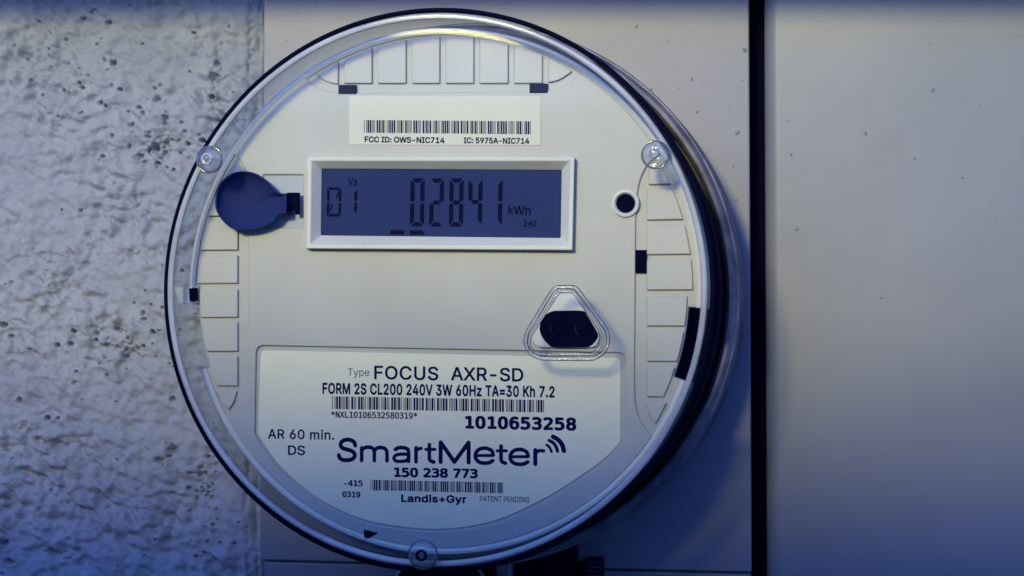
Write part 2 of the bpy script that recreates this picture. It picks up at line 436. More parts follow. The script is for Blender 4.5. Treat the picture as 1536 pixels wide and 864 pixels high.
# ------------------------------------------------------------------ meter box (enclosure)
bxL, bxR = F(393, 430, 0)[0], F(1125.5, 430, 0)[0]
zTop = F(700, -130, 0)[1]; zBot = F(700, 1000, 0)[1]
zSeam = F(700, 849.5, 0)[1]
mbox = empty('meter_box', (0, 0.0, zBot), 'pale grey painted steel meter box carrying the round electricity meter', 'enclosure')
tilt = math.tan(math.radians(0.0))
hole = circle(0, 0, 0.080, 96)
plate('cover_panel', [rounded([(bxL, zSeam + .0005), (bxR, zSeam + .0005), (bxR, zTop), (bxL, zTop)], .0008), hole], 0.0, 0.0016, M_box, mbox, bevel=0.0005)
plate('lower_panel', [rounded([(bxL + .0016, zBot), (bxR, zBot), (bxR, zSeam - .0004), (bxL + .0016, zSeam - .0004)], .0008)], -0.0006, 0.0016, M_box, mbox, bevel=0.0005)
box('box_shell', bxL + .0008, bxR - .0006, zBot, zTop, -0.07, -0.0023, M_box, mbox)
# drips and specks in the paint
parts = []
R = random.Random(4)
specks = [(955, 40, 3), (1117, 75, 5), (977, 134, 3), (1038, 119, 3), (1019, 132, 2), (1046, 168, 3), (1106, 199, 5), (1104, 300, 3), (1078, 272, 3),
          (1045, 814, 3), (1083, 823, 4), (933, 811, 2), (931, 828, 2), (1064, 645, 6), (1108, 330, 2), (1095, 160, 2), (1100, 250, 2), (420, 810, 3), (410, 800, 2), (445, 20, 2), (430, 60, 2),
          (1000, 60, 2), (1060, 230, 2), (1115, 120, 2), (1025, 790, 2), (1110, 640, 3), (1098, 625, 2), (960, 780, 2)]
def blob(cx, cz, h, r, k=8):
    V = [(cx, -(h + r * .45), cz)]; Fc = []
    for j, (rr, hh) in enumerate(((.55, .34), (1.0, -.15))):
        for i in range(k):
            a = 2 * math.pi * i / k; w = r * rr * (1 + .25 * math.sin(a * 2 + cx * 900))
            V.append((cx + w * math.cos(a), -(h + r * hh), cz + w * math.sin(a) * 1.15))
    for i in range(k):
        j = (i + 1) % k
        Fc.append((0, 1 + i, 1 + j)); Fc.append((1 + i, 1 + k + i, 1 + k + j, 1 + j))
    return V, Fc
for x, y, s in specks:
    cx, cz = F(x, y, 0); parts.append(blob(cx, cz, 0, s * .00019))
V, Fc = join_geo(parts)
mesh_obj('paint_speck', V, Fc, M_box, mbox, smooth=True, kind='stuff')

# ------------------------------------------------------------------ cabinet on the right
cab = empty('grey_cabinet', (0.2, 0, zBot), 'flat grey steel cabinet door right of the black gap', 'cabinet')
cL = F(1147.5, 430, 0.001)[0]
cR = F(1680, 430, 0.001)[0]
# left edge rolls back in a soft curve
prof = [(cL, -0.07), (cL, -0.006)]
rad = 0.0052
for k in range(11):
    a = math.pi / 2 * k / 10
    prof.append((cL + rad * 1.0 * (1 - math.cos(a)), -0.0048 + rad * math.sin(a)))
prof += [(cR, 0.0004), (cR, -0.07)]
V = [(x, -h, z) for z in (zBot, zTop) for x, h in prof]; n = len(prof)
Fc = [(i, (i + 1) % n, n + (i + 1) % n, n + i) for i in range(n)] + [tuple(range(n)), tuple(range(n, 2 * n))]
mesh_obj('door_panel', V, Fc, M_cab, cab, smooth='auto')
parts = []
for x, y, s in [(1187, 232, 3), (1298, 200, 4), (1400, 135, 4), (1372, 238, 3), (1443, 267, 3), (1195, 344, 4), (1322, 447, 3), (1281, 519, 2), (1470, 158, 2), (1395, 67, 2), (1527, 53, 2),
                (1180, 180, 2), (1250, 610, 2), (1390, 560, 2), (1450, 420, 2), (1210, 700, 2), (1495, 330, 2)]:
    cx, cz = F(x, y, 0.0004); parts.append(blob(cx, cz, 0.0004, s * .00019))
for y in (232, 240, 249, 255, 262, 274, 286):
    cx, cz = F(1149, y, -0.004); parts.append(blob(cx - .0001, cz, -.0045, .00028))
V, Fc = join_geo(parts)
mesh_obj('paint_speck', V, Fc, M_cab, cab, smooth=True, kind='stuff')
gap = box('dark_gap_strip', bxR + .0003, cL - .0002, zBot, zTop, -0.055, -0.012, M_hole)  # added black strip, puts the gap's shade into its colour
gap['label'] = 'black strip added to darken the depth of the gap between box and cabinet'; gap['category'] = 'shade strip'

# ------------------------------------------------------------------ sealing ring round the meter's base
ring = empty('sealing_ring', (0, 0, -0.094), 'tarnished metal sealing ring clamped round the base of the meter', 'ring')
prof = [(0.0887, 0.001), (0.0945, 0.001), (0.0939, 0.010), (0.0933, 0.0275), (0.0928, 0.0305), (0.0917, 0.0320), (0.0905, 0.0318), (0.0895, 0.0303), (0.0889, 0.022)]
lathe('band', prof, M_ring, ring, n=220)
tube('rolled_lip', [(0.0932 * math.cos(2 * math.pi * k / 200), -0.0285, 0.0932 * math.sin(2 * math.pi * k / 200)) for k in range(200)], 0.0007, M_ring, ring, closed=True)
cx, cz = F(895, 778, 0.02)
V = []
for dx, dz in ((-.004, .004), (.0035, .0055), (.0045, .0035), (.003, .0005), (-.010, -.0035), (-.014, -.001)):
    V.append((cx + dx, cz + dz))
plate('clamp_tab', [V], 0.024, 0.006, M_black, ring, bevel=0.0006)

# ------------------------------------------------------------------ the electricity meter
meter = empty('electricity_meter', (0, -0.002, 0), 'round electricity meter with clear cover, digital display and printed nameplate', 'meter')
lathe('base_flange', [(0.0, 0.002), (0.085, 0.002), (0.0868, 0.004), (0.0884, 0.030), (0.0884, 0.041), (0.0878, 0.043), (0.0865, 0.0435), (0.0, 0.0435)], M_black, meter, n=200)
lathe('module_housing', [(0.0, 0.0437), (0.0735, 0.0437), (0.0735, 0.0655), (0.0, 0.0655)], M_black, meter, n=160)

RF = 0.0833
hB = 0.0699     # base of the relief
hS = 0.0708     # skin
# backing plate with the two notches in its rim
def on(px, py, h=hB): return F(px, py, h)
nL0, nL1 = on(297, 457), on(313, 551); nR0, nR1 = on(1037, 461), on(1016, 567)
def polar(p): return math.hypot(*p)
rN = 0.0785
outer = []
def arcR(p, q, R): return arc(p, q, R, cw=True)
outer += arcR(nL1, nL0, 0.0817)                      # inside the left notch
outer += arcR(nL0, nR0, RF)                            # over the top
outer += arcR(nR0, nR1, 0.0800)                        # inside the right notch
outer += arcR(nR1, nL1, RF)                            # round the bottom
hornhole = rounded(pxs([(395, 262), (453, 262), (453, 342), (395, 342)], hB), .0004)
plate('face_backing', [outer], hB, 0.003, M_face, meter, bevel=0.0005)
plate('pocket_floor', [pxs([(393, 260), (456, 260), (456, 344), (393, 344)], hB)], hB + .0001, .0002, M_recess, meter, bevel=.00002)

def pl(pts, n=5): return smooth_line([F(x, y, hS) for x, y in pts], n)
top_b = pl([(460, 119), (470, 128), (484, 134), (502, 138), (522, 139.5)]) + pl([(812, 136.5), (832, 134), (848, 127), (862, 117), (873, 106)])
right_b = pl([(994, 230), (978, 240), (967, 254), (959, 274), (955, 300), (953.5, 330)]) + pl([(951.5, 565), (953, 605), (959, 628), (968, 643), (979, 655)])
left_b = pl([(346, 629), (359, 613), (368, 592), (371.5, 562)]) + pl([(372.5, 310), (371, 270), (364, 246), (349, 226)])
R2 = RF - .0008
def trim(p):
    return [q for q in p if math.hypot(*q) < R2 - .00015]
top_b, right_b, left_b = trim(top_b), trim(right_b), trim(left_b)
skin = top_b + arc(top_b[-1], right_b[0], R2) + right_b + arc(right_b[-1], left_b[0], R2) + left_b + arc(left_b[-1], top_b[0], R2)
def q4(l, t, r, b, h): return pxs([(l, t), (r, t), (r, b), (l, b)], h)
name_out = pxs([(383.5, 518), (500, 520), (800, 526), (938, 530), (938, 600), (938, 664)], hS)
bot = [(938, 664), (917, 686), (886, 709.5), (824, 748.5), (760, 779), (710, 792), (660, 797), (610, 794.5), (542, 782), (477, 752), (425, 710), (396, 674), (381.5, 650)]
name_poly = pxs([(384, 518), (938, 529)], hS) + smooth_line(pxs(bot, hS), 5)
name_poly = rounded(name_poly, [.0028, .0028] + [0] * (len(name_poly) - 2))
lcd_hole = rounded(pxs([(466, 241), (856, 241), (853, 370), (464, 368)], hS), .0003)
skin_horn = rounded(pxs([(395, 262), (455, 262), (455, 342), (395, 342)], hS), .0003)
plate('face_plate', [skin, name_poly, lcd_hole, skin_horn], hS, 0.0011, M_face, meter, bevel=0.00032)

# raised rim lip and milky flange round the face
lip = [(RF - .0012, hB - .0022), (RF + .0014, hB - .0022), (RF + .0014, hB + .0002), (RF + .0009, hB + .0010), (RF + .0001, hB + .0012), (RF - .0008, hB + .0006)]
angs = {}
def ang(p): return math.atan2(p[1], p[0])
lathe('rim_lip', lip, M_bezel, meter, n=150, a0=ang(nR0) , a1=ang(nL0) if ang(nL0) > 0 else ang(nL0) + 2 * math.pi)
aL1 = ang(nL1) + 2 * math.pi if ang(nL1) < 0 else ang(nL1)
aR1 = ang(nR1) + 2 * math.pi
lathe('rim_lip', lip, M_bezel, meter, n=120, a0=aL1, a1=aR1)
fl = [(RF + .0015, hB - .004), (0.0863, hB - .006), (0.0863, hB - .007), (RF + .0015, hB - .005)]
aTL = ang(on(262, 452)); aTL = aTL if aTL > 0 else aTL + 2 * math.pi
lathe('inner_flange', fl, M_flange, meter, n=150, a0=ang(nR0), a1=aTL)
lathe('inner_flange', fl, M_flange, meter, n=120, a0=aL1, a1=aR1)

# pads between the grooves: top arch, left column, right column
RP = 0.0819
def clip_ext(x, lo_z, sign): pass
def pad(pts): plate('pad', [rounded(pts, .0002, 2)], hS + .0001, 0.0010, M_pad, meter, bevel=0.00028, res=1)
gx = [507.5, 558, 609, 659.5, 710.5, 762, 813.5]
tb = 125.0
edges = [(gx[i] + 8.5, gx[i + 1]) for i in range(6)]
for a, b in edges:
    p0 = F(a, tb, hS); p1 = F(b, tb, hS)
    t0 = (p0[0], math.sqrt(RP ** 2 - p0[0] ** 2)); t1 = (p1[0], math.sqrt(RP ** 2 - p1[0] ** 2))
    pad([p0] + arc(t0, t1, RP) + [p1])
p1 = F(507.5, 126, hS); t1 = (p1[0], math.sqrt(RP ** 2 - p1[0] ** 2)); s = F(474, 112, hS)
pad(pl([(474, 112), (489, 122), (507, 126.5)]) + [t1] + arc(t1, s, RP, cw=False)[1:-1])
p0 = F(822, 124, hS); t0 = (p0[0], math.sqrt(RP ** 2 - p0[0] ** 2)); s = F(858, 107, hS)
pad(pl([(822, 124), (840, 119), (858, 107)]) + arc(s, t0, RP, cw=False)[1:])
def side_pad(xin, ya, yb, R, sgn):
    a = F(xin, ya, hS); b = F(xin, yb, hS)
    oa = (sgn * math.sqrt(R * R - a[1] ** 2), a[1]); ob = (sgn * math.sqrt(R * R - b[1] ** 2), b[1])
    pad([a] + arc(oa, ob, R, cw=(sgn > 0)) + [b])
RPs = 0.0819
for i, (ya, yb) in enumerate([(332, 375), (383.5, 425), (434, 476), (483, 527), (534, 579)]):
    side_pad(356.5, ya, yb, (.0809 if 430 < ya < 560 else RPs), -1)
b_ = F(355, 587, hS)
o = (-math.sqrt(RPs ** 2 - b_[1] ** 2), b_[1]); e = F(343, 614, hS)
pad([o, b_] + pl([(354, 592), (350, 604), (343, 614)]) + arc(e, o, RPs, cw=True)[1:-1])
side_pad(357, 292, 324, RPs, -1)
for ya, yb in [(284.5, 330), (338, 382), (390, 435), (444.5, 489), (498, 542), (551, 595)]:
    side_pad(970, ya, yb, 0.0795 if 444 < ya < 560 else .0812, 1)
b_ = F(970, 604, hS); e = F(981, 634, hS); o = (math.sqrt(.0812 ** 2 - b_[1] ** 2), b_[1])
pad([b_, o] + arc(o, e, .0812)[1:] + pl([(981, 634), (973, 620), (970, 606)])[:-1])
side_pad(973, 252, 277, 0.0812, 1)

# slots: black plates on the face, the holes' darkness put into colour
for l, t, r, b in [(508, 127.5, 534.5, 141), (794.5, 125.5, 821.5, 139.5), (953, 375, 970, 409)]:
    plate('slot', [pxs([(l, t), (r, t), (r, b), (l, b)], hS)], hS + .0003, 0.0008, M_hole, meter, bevel=0.00005)
plate('slot', [pxs([(287, 433), (299, 432), (300, 451), (288, 452)], hB)], hB + .0022, 0.0008, M_hole, meter, bevel=0.00005)
plate('clear_tab', [pxs([(262, 431), (299.5, 429), (300.5, 454), (272, 456)], hB)], hB + .0012, 0.001, M_bead, meter, bevel=0.0002)
x0, z0 = F(555, 799, hB - .003)
# small black arrow seen through the rim at the bottom
plate('arrow_mark', [pxs([(547, 794), (569, 799), (548, 810)], hB)], hS + .0002, 0.0004, M_hole, meter, bevel=0.00005)

# indicator hole with its white collar
cx, cz = F(938, 305, hS + .001)
lathe('collar', [(.0029, hS - .0004), (.0044, hS - .0004), (.0044, hS + .0004), (.0042, hS + .0009), (.0036, hS + .0010), (.0031, hS + .0006)], M_bezel, meter, cx, cz, n=48)
lathe('indicator_window', [(0.0, hS - .0003), (.00295, hS - .0003), (.00295, hS + .0002), (0.0, hS + .0002)], M_hole, meter, cx, cz, n=48)

# label sticker with bar code
hK = hS + .00022
plate('sticker', [rounded(pxs([(524, 144), (811, 144), (811, 218), (523, 217)], hK), .0009)], hK, 0.00018, M_sticker, meter, bevel=0.00004)

# ---- lettering
def load(fn):
    try:
        p = os.path.join(bpy.utils.resource_path('LOCAL'), 'datafiles', 'fonts', fn)
        return bpy.data.fonts.load(p)
    except Exception:
        return None
INTER = load('Inter.woff2')
MONO = load('DejaVuSansMono.woff2')
def glyph_polys(s, font, offset, spacing):
    """filled outlines of a word; overlapping contours of a glyph are laid in separate layers"""
    cu = bpy.data.curves.new('word', 'FONT'); cu.body = s; cu.size = 1.0; cu.resolution_u = 3; cu.space_character = spacing
    if font: cu.font = font
    ob = bpy.data.objects.new('word', cu); col.objects.link(ob)
    dg = bpy.context.evaluated_depsgraph_get(); dg.update()
    cv = ob.to_curve(dg)
    polys = []
    for sp in cv.splines:
        pts = []; bp = sp.bezier_points; n = len(bp)
        for i in range(n):
            p, q = bp[i], bp[(i + 1) % n]
            straight = (p.handle_right - p.co).length < 1e-5 and (q.handle_left - q.co).length < 1e-5
            seg = [p.co.copy()] if straight else interpolate_bezier(p.co, p.handle_right, q.handle_left, q.co, 5)[:-1]
            pts += [(v.x, v.y) for v in seg]
        clean = [pts[0]]
        for v in pts[1:]:
            if math.dist(v, clean[-1]) > 1e-4: clean.append(v)
        if math.dist(clean[0], clean[-1]) < 1e-4: clean.pop()
        if len(clean) > 2: polys.append(clean)
    ob.to_curve_clear(); bpy.data.objects.remove(ob)
    # triangulate all contours together and keep what the non-zero winding rule calls inside
    vs, es, E0, E1 = [], [], [], []
    for P in polys:
        k = len(vs); n = len(P); vs += [Vector(p) for p in P]
        es += [(k + i, k + (i + 1) % n) for i in range(n)]
        E0 += P; E1 += P[1:] + P[:1]
    ov, oe, of, *_ = delaunay_2d_cdt(vs, es, [], 0, 1e-6)
    ov = np.array([(v[0], v[1]) for v in ov]); tri = np.array([f for f in of if len(f) == 3])
    c = ov[tri].mean(1); E0 = np.array(E0); E1 = np.array(E1)
    up = (E0[None, :, 1] <= c[:, None, 1]) & (E1[None, :, 1] > c[:, None, 1])
    dn = (E1[None, :, 1] <= c[:, None, 1]) & (E0[None, :, 1] > c[:, None, 1])
    den = E1[:, 1] - E0[:, 1]; den[den == 0] = 1e-12
    xi = E0[None, :, 0] + (c[:, None, 1] - E0[None, :, 1]) * ((E1[:, 0] - E0[:, 0]) / den)[None]
    wnd = ((up & (xi > c[:, None, 0])).sum(1) - (dn & (xi > c[:, None, 0])).sum(1))
    tri = tri[wnd != 0]
    A, Fc, nb = [], [], 0
    shifts = [(0, 0)] if offset <= 0 else [(offset * math.cos(math.pi * k / 4 + .4), offset * math.sin(math.pi * k / 4 + .4)) for k in range(8)]
    for si, (dx, dy) in enumerate(shifts):
        A += [(x + dx, y + dy, si) for x, y in ov]
        Fc += [tuple(int(i) + nb for i in t) for t in tri]
        nb += len(ov)
    return np.array(A), Fc
def text(name, s, tl, tr, bl, h, mat, parent, font=None, offset=0.0, cap='H', spacing=1.0):
    """lettering laid flat: tl, tr, bl = photo pixels of the left cap top, right cap top and left baseline"""
    if font is MONO: s = s.replace('0', 'O')
    caph = glyph_polys(cap, font, offset, 1.0)[0][:, 1].max()
    a, faces = glyph_polys(s, font, offset, spacing)
    x0, x1 = a[:, 0].min(), a[:, 0].max()
    u = (a[:, 0] - x0) / (x1 - x0); v = a[:, 1] / caph
    TL = np.array(F(*tl, h)); TR = np.array(F(*tr, h)); BL = np.array(F(*bl, h))
    p = BL + u[:, None] * (TR - TL) + v[:, None] * (TL - BL)
    base = root_loc(parent)
    me = bpy.data.meshes.new(name)
    me.from_pydata([(q[0] - base.x, -h - base.y - w * .000003, q[1] - base.z) for q, w in zip(p, a[:, 2])], [], faces)
    return finish(name, me, mat, parent, base)
C39 = {'0': '000110100', '1': '100100001', '2': '001100001', '3': '101100000', '4': '000110001', '5': '100110000', '6': '001110000', '7': '000100101',
       '8': '100100100', '9': '001100100', 'A': '100001001', 'L': '000000111'[::-1], 'N': '000010011', 'X': '010010001', '*': '010010100'}
def barcode(s, tl, tr, bl, br, h, mat, parent):
    runs = []; x = 0
    for ch in s:
        for i, c in enumerate(C39[ch]):
            w = 2.6 if c == '1' else 1.0
            if i % 2 == 0: runs.append((x, x + w))
            x += w
        x += 1.0
    tot = x - 1; V, Fc = [], []
    TL, TR, BL, BR = [np.array(F(*q, h)) for q in (tl, tr, bl, br)]
    for a, b in runs:
        a /= tot; b /= tot; k = len(V)
        for top, t in ((1, a), (1, b), (0, b), (0, a)):
            p = (TL + (TR - TL) * t) if top else (BL + (BR - BL) * t)
            V.append((p[0], -h, p[1]))
        Fc.append((k, k + 1, k + 2, k + 3))
    return mesh_obj('bar_code', V, Fc, mat, parent)
hT = hK + .00003
text('lettering', 'FCC ID: OWS-NIC714', (547, 204.5), (667, 206.0), (547, 213), hT, M_ink, meter, INTER, 0.03)
text('lettering', 'IC: 5975A-NIC714', (695.5, 206), (794, 207), (695.5, 214.5), hT, M_ink, meter, INTER, 0.03)
barcode('*0135042716980437*', (546, 180), (796, 182), (546, 199), (796, 201.5), hT, M_ink, meter)

# ---- nameplate
hN = hB + .0004
inner = pxs([(391, 526.5), (600, 528), (800, 532), (931, 536)], hN)
inner_poly = pxs([(391, 525.5), (931, 537)], hN) + smooth_line(pxs([(931, 662), (912, 683), (884, 705), (823, 744), (759, 775), (710, 788.5), (660, 793.5), (611, 791), (543, 778.5), (480, 749), (429, 708), (400, 672), (386.5, 649)], hN), 5)
inner_poly = rounded(inner_poly, [.0018, .0018] + [0] * (len(inner_poly) - 2))
plate('nameplate', [inner_poly], hN, 0.0005, M_paper, meter, bevel=0.00012)
hT = hN + .00004
nt_ = lambda s, tl, tr, bl, **k: text('lettering', s, tl, tr, bl, hT, k.pop('mat', M_ink), meter, **k)
nt_('Type', (521.5, 552.5), (554, 553), (521.5, 563.5), font=INTER, offset=-0.004, mat=M_inkthin)
nt_('FOCUS', (561.3, 548.5), (657.5, 550.2), (561.3, 568.2), font=INTER, offset=0.016, spacing=1.05)
nt_('AXR-SD', (676.4, 550.5), (785, 552.3), (676.4, 570), font=INTER, offset=0.016, spacing=1.0)
nt_('FORM 2S CL200 240V 3W 60Hz TA=30 Kh 7.2', (483.7, 574), (832, 579.3), (483.7, 590), font=INTER, offset=0.03, spacing=1.05)
barcode('*N0X10106532580319*', (498, 594.5), (816, 600), (498, 613.5), (816, 618.5), hT, M_ink, meter)
nt_('*NXL10106532580319*', (496.7, 617), (626, 619), (496.7, 626), font=MONO, offset=0.02)
nt_('1010653258', (697.7, 623.6), (864.5, 626.6), (697.7, 641.6), font=MONO, offset=0.04, spacing=1.05)
nt_('AR 60 min.', (402, 643.5), (501.5, 645.2), (402, 657.6), font=INTER, offset=0.016, spacing=1.05)
nt_('DS', (432, 668), (457.6, 668.4), (432, 682), font=INTER, offset=0.016)
nt_('150', (591, 701), (627.3, 701.7), (591, 714.5), font=MONO, offset=0.04)
nt_('238', (635, 701.9), (671.9, 702.5), (635, 715.2), font=MONO, offset=0.04)
nt_('773', (679.6, 702.7), (716.8, 703.3), (679.6, 716), font=MONO, offset=0.04)
nt_('-415', (516, 720), (544, 720.5), (516, 728.7), font=MONO, offset=0.03)
nt_('0319', (513.6, 736.9), (540.5, 737.4), (513.6, 745.3), font=MONO, offset=0.03)
barcode('*15023877304150*'.replace('A', '1'), (556, 719.7), (754.5, 723.8), (556, 735.4), (754.5, 739.8), hT, M_ink, meter)
nt_('Landis+Gyr', (601.7, 741.5), (700, 743.2), (601.7, 752.4), font=INTER, offset=0.035, spacing=1.05)
nt_('PATENT PENDING', (719.8, 743.8), (794, 745.6), (719.8, 752), font=INTER, offset=0.004)

# the large product lettering: round-ended strokes of one width
def Z(x, y): return (480 + x / 3.84, 640 + y / 3.84)
e_ring = [(998, 163), (990, 140), (970, 128), (945, 124), (917, 131), (899, 149), (895, 170), (902, 191), (920, 205), (946, 210), (975, 207), (995, 196)]
strokes = [
    ([(203, 108), (197, 90), (178, 78), (155, 75), (131, 82), (119, 99), (124, 118), (142, 128), (166, 134), (189, 144), (200, 161), (195, 179), (178, 190), (152, 193), (127, 190), (112, 177), (108, 164)], 24),
    ([(240, 122), (240, 195)], 22), ([(240, 140), (253, 124), (275, 118), (298, 122), (311, 136), (313, 160), (313, 196)], 22), ([(313, 142), (325, 126), (347, 120), (371, 125), (384, 140), (386, 165), (386, 197)], 22),
    ([(434, 131), (452, 122), (478, 121), (502, 128), (510, 145), (510, 200)], 22), ([(510, 160), (480, 158), (447, 161), (428, 173), (428, 189), (442, 199), (470, 200), (495, 196), (510, 182)], 20),
    ([(553, 122), (553, 202)], 22), ([(553, 146), (562, 131), (583, 125)], 20),
    ([(630, 103), (630, 175), (635, 195), (655, 204)], 22), ([(609, 131), (662, 131)], 18),
    ([(695, 90), (695, 203)], 24), ([(695, 90), (774, 203)], 24), ([(774, 203), (856, 92)], 24), ([(856, 92), (856, 206)], 24),
    ([(900, 166), (996, 166)], 18), (e_ring, 22),
    ([(1043, 112), (1043, 182), (1049, 202), (1068, 211)], 22), ([(1020, 139), (1074, 139)], 18),
    ([(1102, 173), (1198, 173)], 18), ([(x + 201, y + 7) for x, y in e_ring], 22),
    ([(1240, 135), (1240, 215)], 24), ([(1240, 160), (1251, 144), (1270, 138), (1288, 140)], 20)]
parts = []
def stroke_geo(pts, w, h):
    P = [P3(*Z(*q), h) for q in pts]
    if len(P) > 2: P = [Vector(q) for q in smooth_line(P, 4)]
    return tube_geo(P, w / 3.84 / 2 / 4620, n=8, flat=0.06)
for pts, w in strokes: parts.append(stroke_geo(pts, w, hN))
V, Fc = join_geo(parts); mesh_obj('lettering', V, Fc, M_ink, meter)
parts = [stroke_geo([(1342, 58), (1372, 76), (1395, 105), (1405, 139)], 26, hN), stroke_geo([(1320, 79), (1345, 95), (1361, 118), (1368, 142)], 19, hN), stroke_geo([(1306, 105), (1322, 119), (1334, 145)], 15, hN)]
V, Fc = join_geo(parts); mesh_obj('radio_waves_mark', V, Fc, M_ink, meter)

# ---- display
def rect_loop(l, t, r, b, h, tilt=(0, 0)):
    return [P3(l, t, h), P3(r, t + tilt[0], h), P3(r - tilt[1], b + 3, h), P3(l - tilt[1] * .5, b, h)]
hL = hS + .0030
loops = [[P3(*p, hS - .0006) for p in ((461, 236), (861, 236), (858, 374), (458.5, 372))],
         [P3(*p, hL) for p in ((461, 235), (862, 235), (859, 375.5), (458.5, 373))],
         [P3(*p, hL) for p in ((467, 241), (856, 241), (853, 369.5), (465, 367.5))],
         [P3(*p, hB + .0004) for p in ((483.5, 253.5), (842, 255.5), (840.5, 356.5), (482, 352.5))],
         [P3(*p, hB - .0002) for p in ((481, 252), (844, 254), (842, 358), (480, 354))]]
V = [v for l in loops for v in l]; Fc = []
for a in range(4):
    for k in range(4): Fc.append((a * 4 + k, a * 4 + (k + 1) % 4, a * 4 + 4 + (k + 1) % 4, a * 4 + 4 + k))
bez = mesh_obj('display_bezel', V, Fc, M_bezel, meter, bevel=0.00035, segs=3)
hD = hB + .0002
lcd = plate('screen', [pxs([(478, 249), (846, 251), (844, 360), (477, 356)], hD)], hD, .0003, M_lcd, meter, bevel=.00002)
hG = hD + .00006
def poly_obj(name, polys, h, mat, parent):
    V, Fc = [], []
    for p in polys:
        k = len(V); V += [P3(x, y, h) for x, y in p]; Fc.append(tuple(range(k, k + len(p))))
    return mesh_obj(name, V, Fc, mat, parent)
SEG = {'0': 'abcdef', '1': 'bc', '2': 'abged', '8': 'abcdefg', '4': 'fgbc'}
def digit(ch, l, t, r, b, w, name='digit', mat=None):
    g = w * .28; m = (t + b) / 2; hw = w / 2
    L = dict(a=[(l + g, t), (r - g, t), (r - w, t + w), (l + w, t + w)], d=[(l + w, b - w), (r - w, b - w), (r - g, b), (l + g, b)],
             f=[(l, t + g), (l + w, t + w + g), (l + w, m - hw), (l + hw, m - g * .6), (l, m - g * 1.6)], b=[(r, t + g), (r, m - g * 1.6), (r - hw, m - g * .6), (r - w, m - hw), (r - w, t + w + g)],
             e=[(l, b - g), (l, m + g * 1.6), (l + hw, m + g * .6), (l + w, m + hw), (l + w, b - w - g)], c=[(r, b - g), (r - w, b - w - g), (r - w, m + hw), (r - hw, m + g * .6), (r, m + g * 1.6)],
             g=[(l + w * .7, m), (l + w * 1.1, m - hw), (r - w * 1.1, m - hw), (r - w * .7, m), (r - w * 1.1, m + hw), (l + w * 1.1, m + hw)])
    sk = lambda p: [(x + (b - y) * .018, y) for x, y in p]
    return poly_obj(name, [sk(L[s]) for s in SEG[ch]], hG, mat or M_seg, lcd)
ORIG[lcd.name] = root_loc(meter)
digit('0', 614.5, 267.5, 636, 339.5, 6.6)
digit('2', 643.5, 267.5, 665, 340, 6.6)
digit('8', 673, 267.5, 694.5, 340, 6.6)
digit('4', 701.5, 268, 723, 338, 6.6)
digit('1', 731, 268, 753, 339, 6.6)
digit('0', 490, 281, 511.5, 325, 4.0)
digit('1', 513.5, 283.5, 535.5, 322, 4.6)
poly_obj('digit_ghost', [[(503, 297), (506.5, 289), (509, 289), (506, 297)], [(494, 316), (497, 307), (499.5, 307), (497, 316)]], hG, M_seg, lcd)
poly_obj('segment_mark', [[(585.5, 344.8), (607, 345.2), (606, 351.8), (585.5, 351.4)]], hG, M_seg, lcd)
poly_obj('segment_mark', [[(614.5, 345.4), (634, 345.8), (637, 352.2), (614.5, 352)]], hG, M_seg, lcd)
text('lettering', 'kWh', (762, 308), (796, 309.5), (762, 321), hG, M_seg, lcd, INTER, 0.02)
text('lettering', '240', (784.5, 330.5), (805, 331), (784.5, 339.6), hG, M_seg, lcd, None, 0.02)
text('lettering', 'Va', (521.7, 266.5), (536, 267), (521.7, 277.5), hG, M_seg, lcd, INTER, 0.012)

# ---- dark blue cup with its neck at the left of the display
out = [(322.5, 303), (325, 284), (335, 269), (349, 259.5), (366, 256.5), (385, 260.5), (402, 272), (413, 285), (421, 291), (430, 292), (430, 320), (419, 322), (407, 334.5), (386, 343), (363, 346), (345, 341), (332, 329), (324, 315)]
ctr = (372, 302)
hC = hS + .0052
loop0 = smooth_line(out[:9], 5)[:] + smooth_line(out[9:11], 1) + smooth_line(out[11:] + [out[0]], 5)[:-1]
V, Fc = [], []; N = len(loop0)
for s, hh in ((1.0, hS - .0003), (1.0, hC - .0003), (.985, hC), (.955, hC), (.94, hC - .0003), (.86, hC - .0020), (.68, hC - .0036), (.40, hC - .0046), (.12, hC - .0049)):
    for x, y in loop0:
        V.append(P3(ctr[0] + (x - ctr[0]) * s, ctr[1] + (y - ctr[1]) * s, hh))
for j in range(8):
    for k in range(N):
        Fc.append((j * N + k, j * N + (k + 1) % N, (j + 1) * N + (k + 1) % N, (j + 1) * N + k))
Fc.append(tuple(8 * N + k for k in range(N)))
cup = mesh_obj('dark_cup', V, Fc, M_cup, meter, smooth='auto')
ORIG[cup.name] = root_loc(meter)
plate('neck', [pxs([(416, 291), (440, 290), (440, 322), (416, 321)], hS)], hS + .0016, .003, M_cup, cup, bevel=.0002)
plate('neck_clip', [pxs([(431, 289), (450, 289), (450, 322), (443, 322), (443, 316), (429, 316), (429, 305), (437, 304), (440, 299), (431, 296)], hS + .0018)], hS + .0022, .0006, M_hole, cup, bevel=.00006)

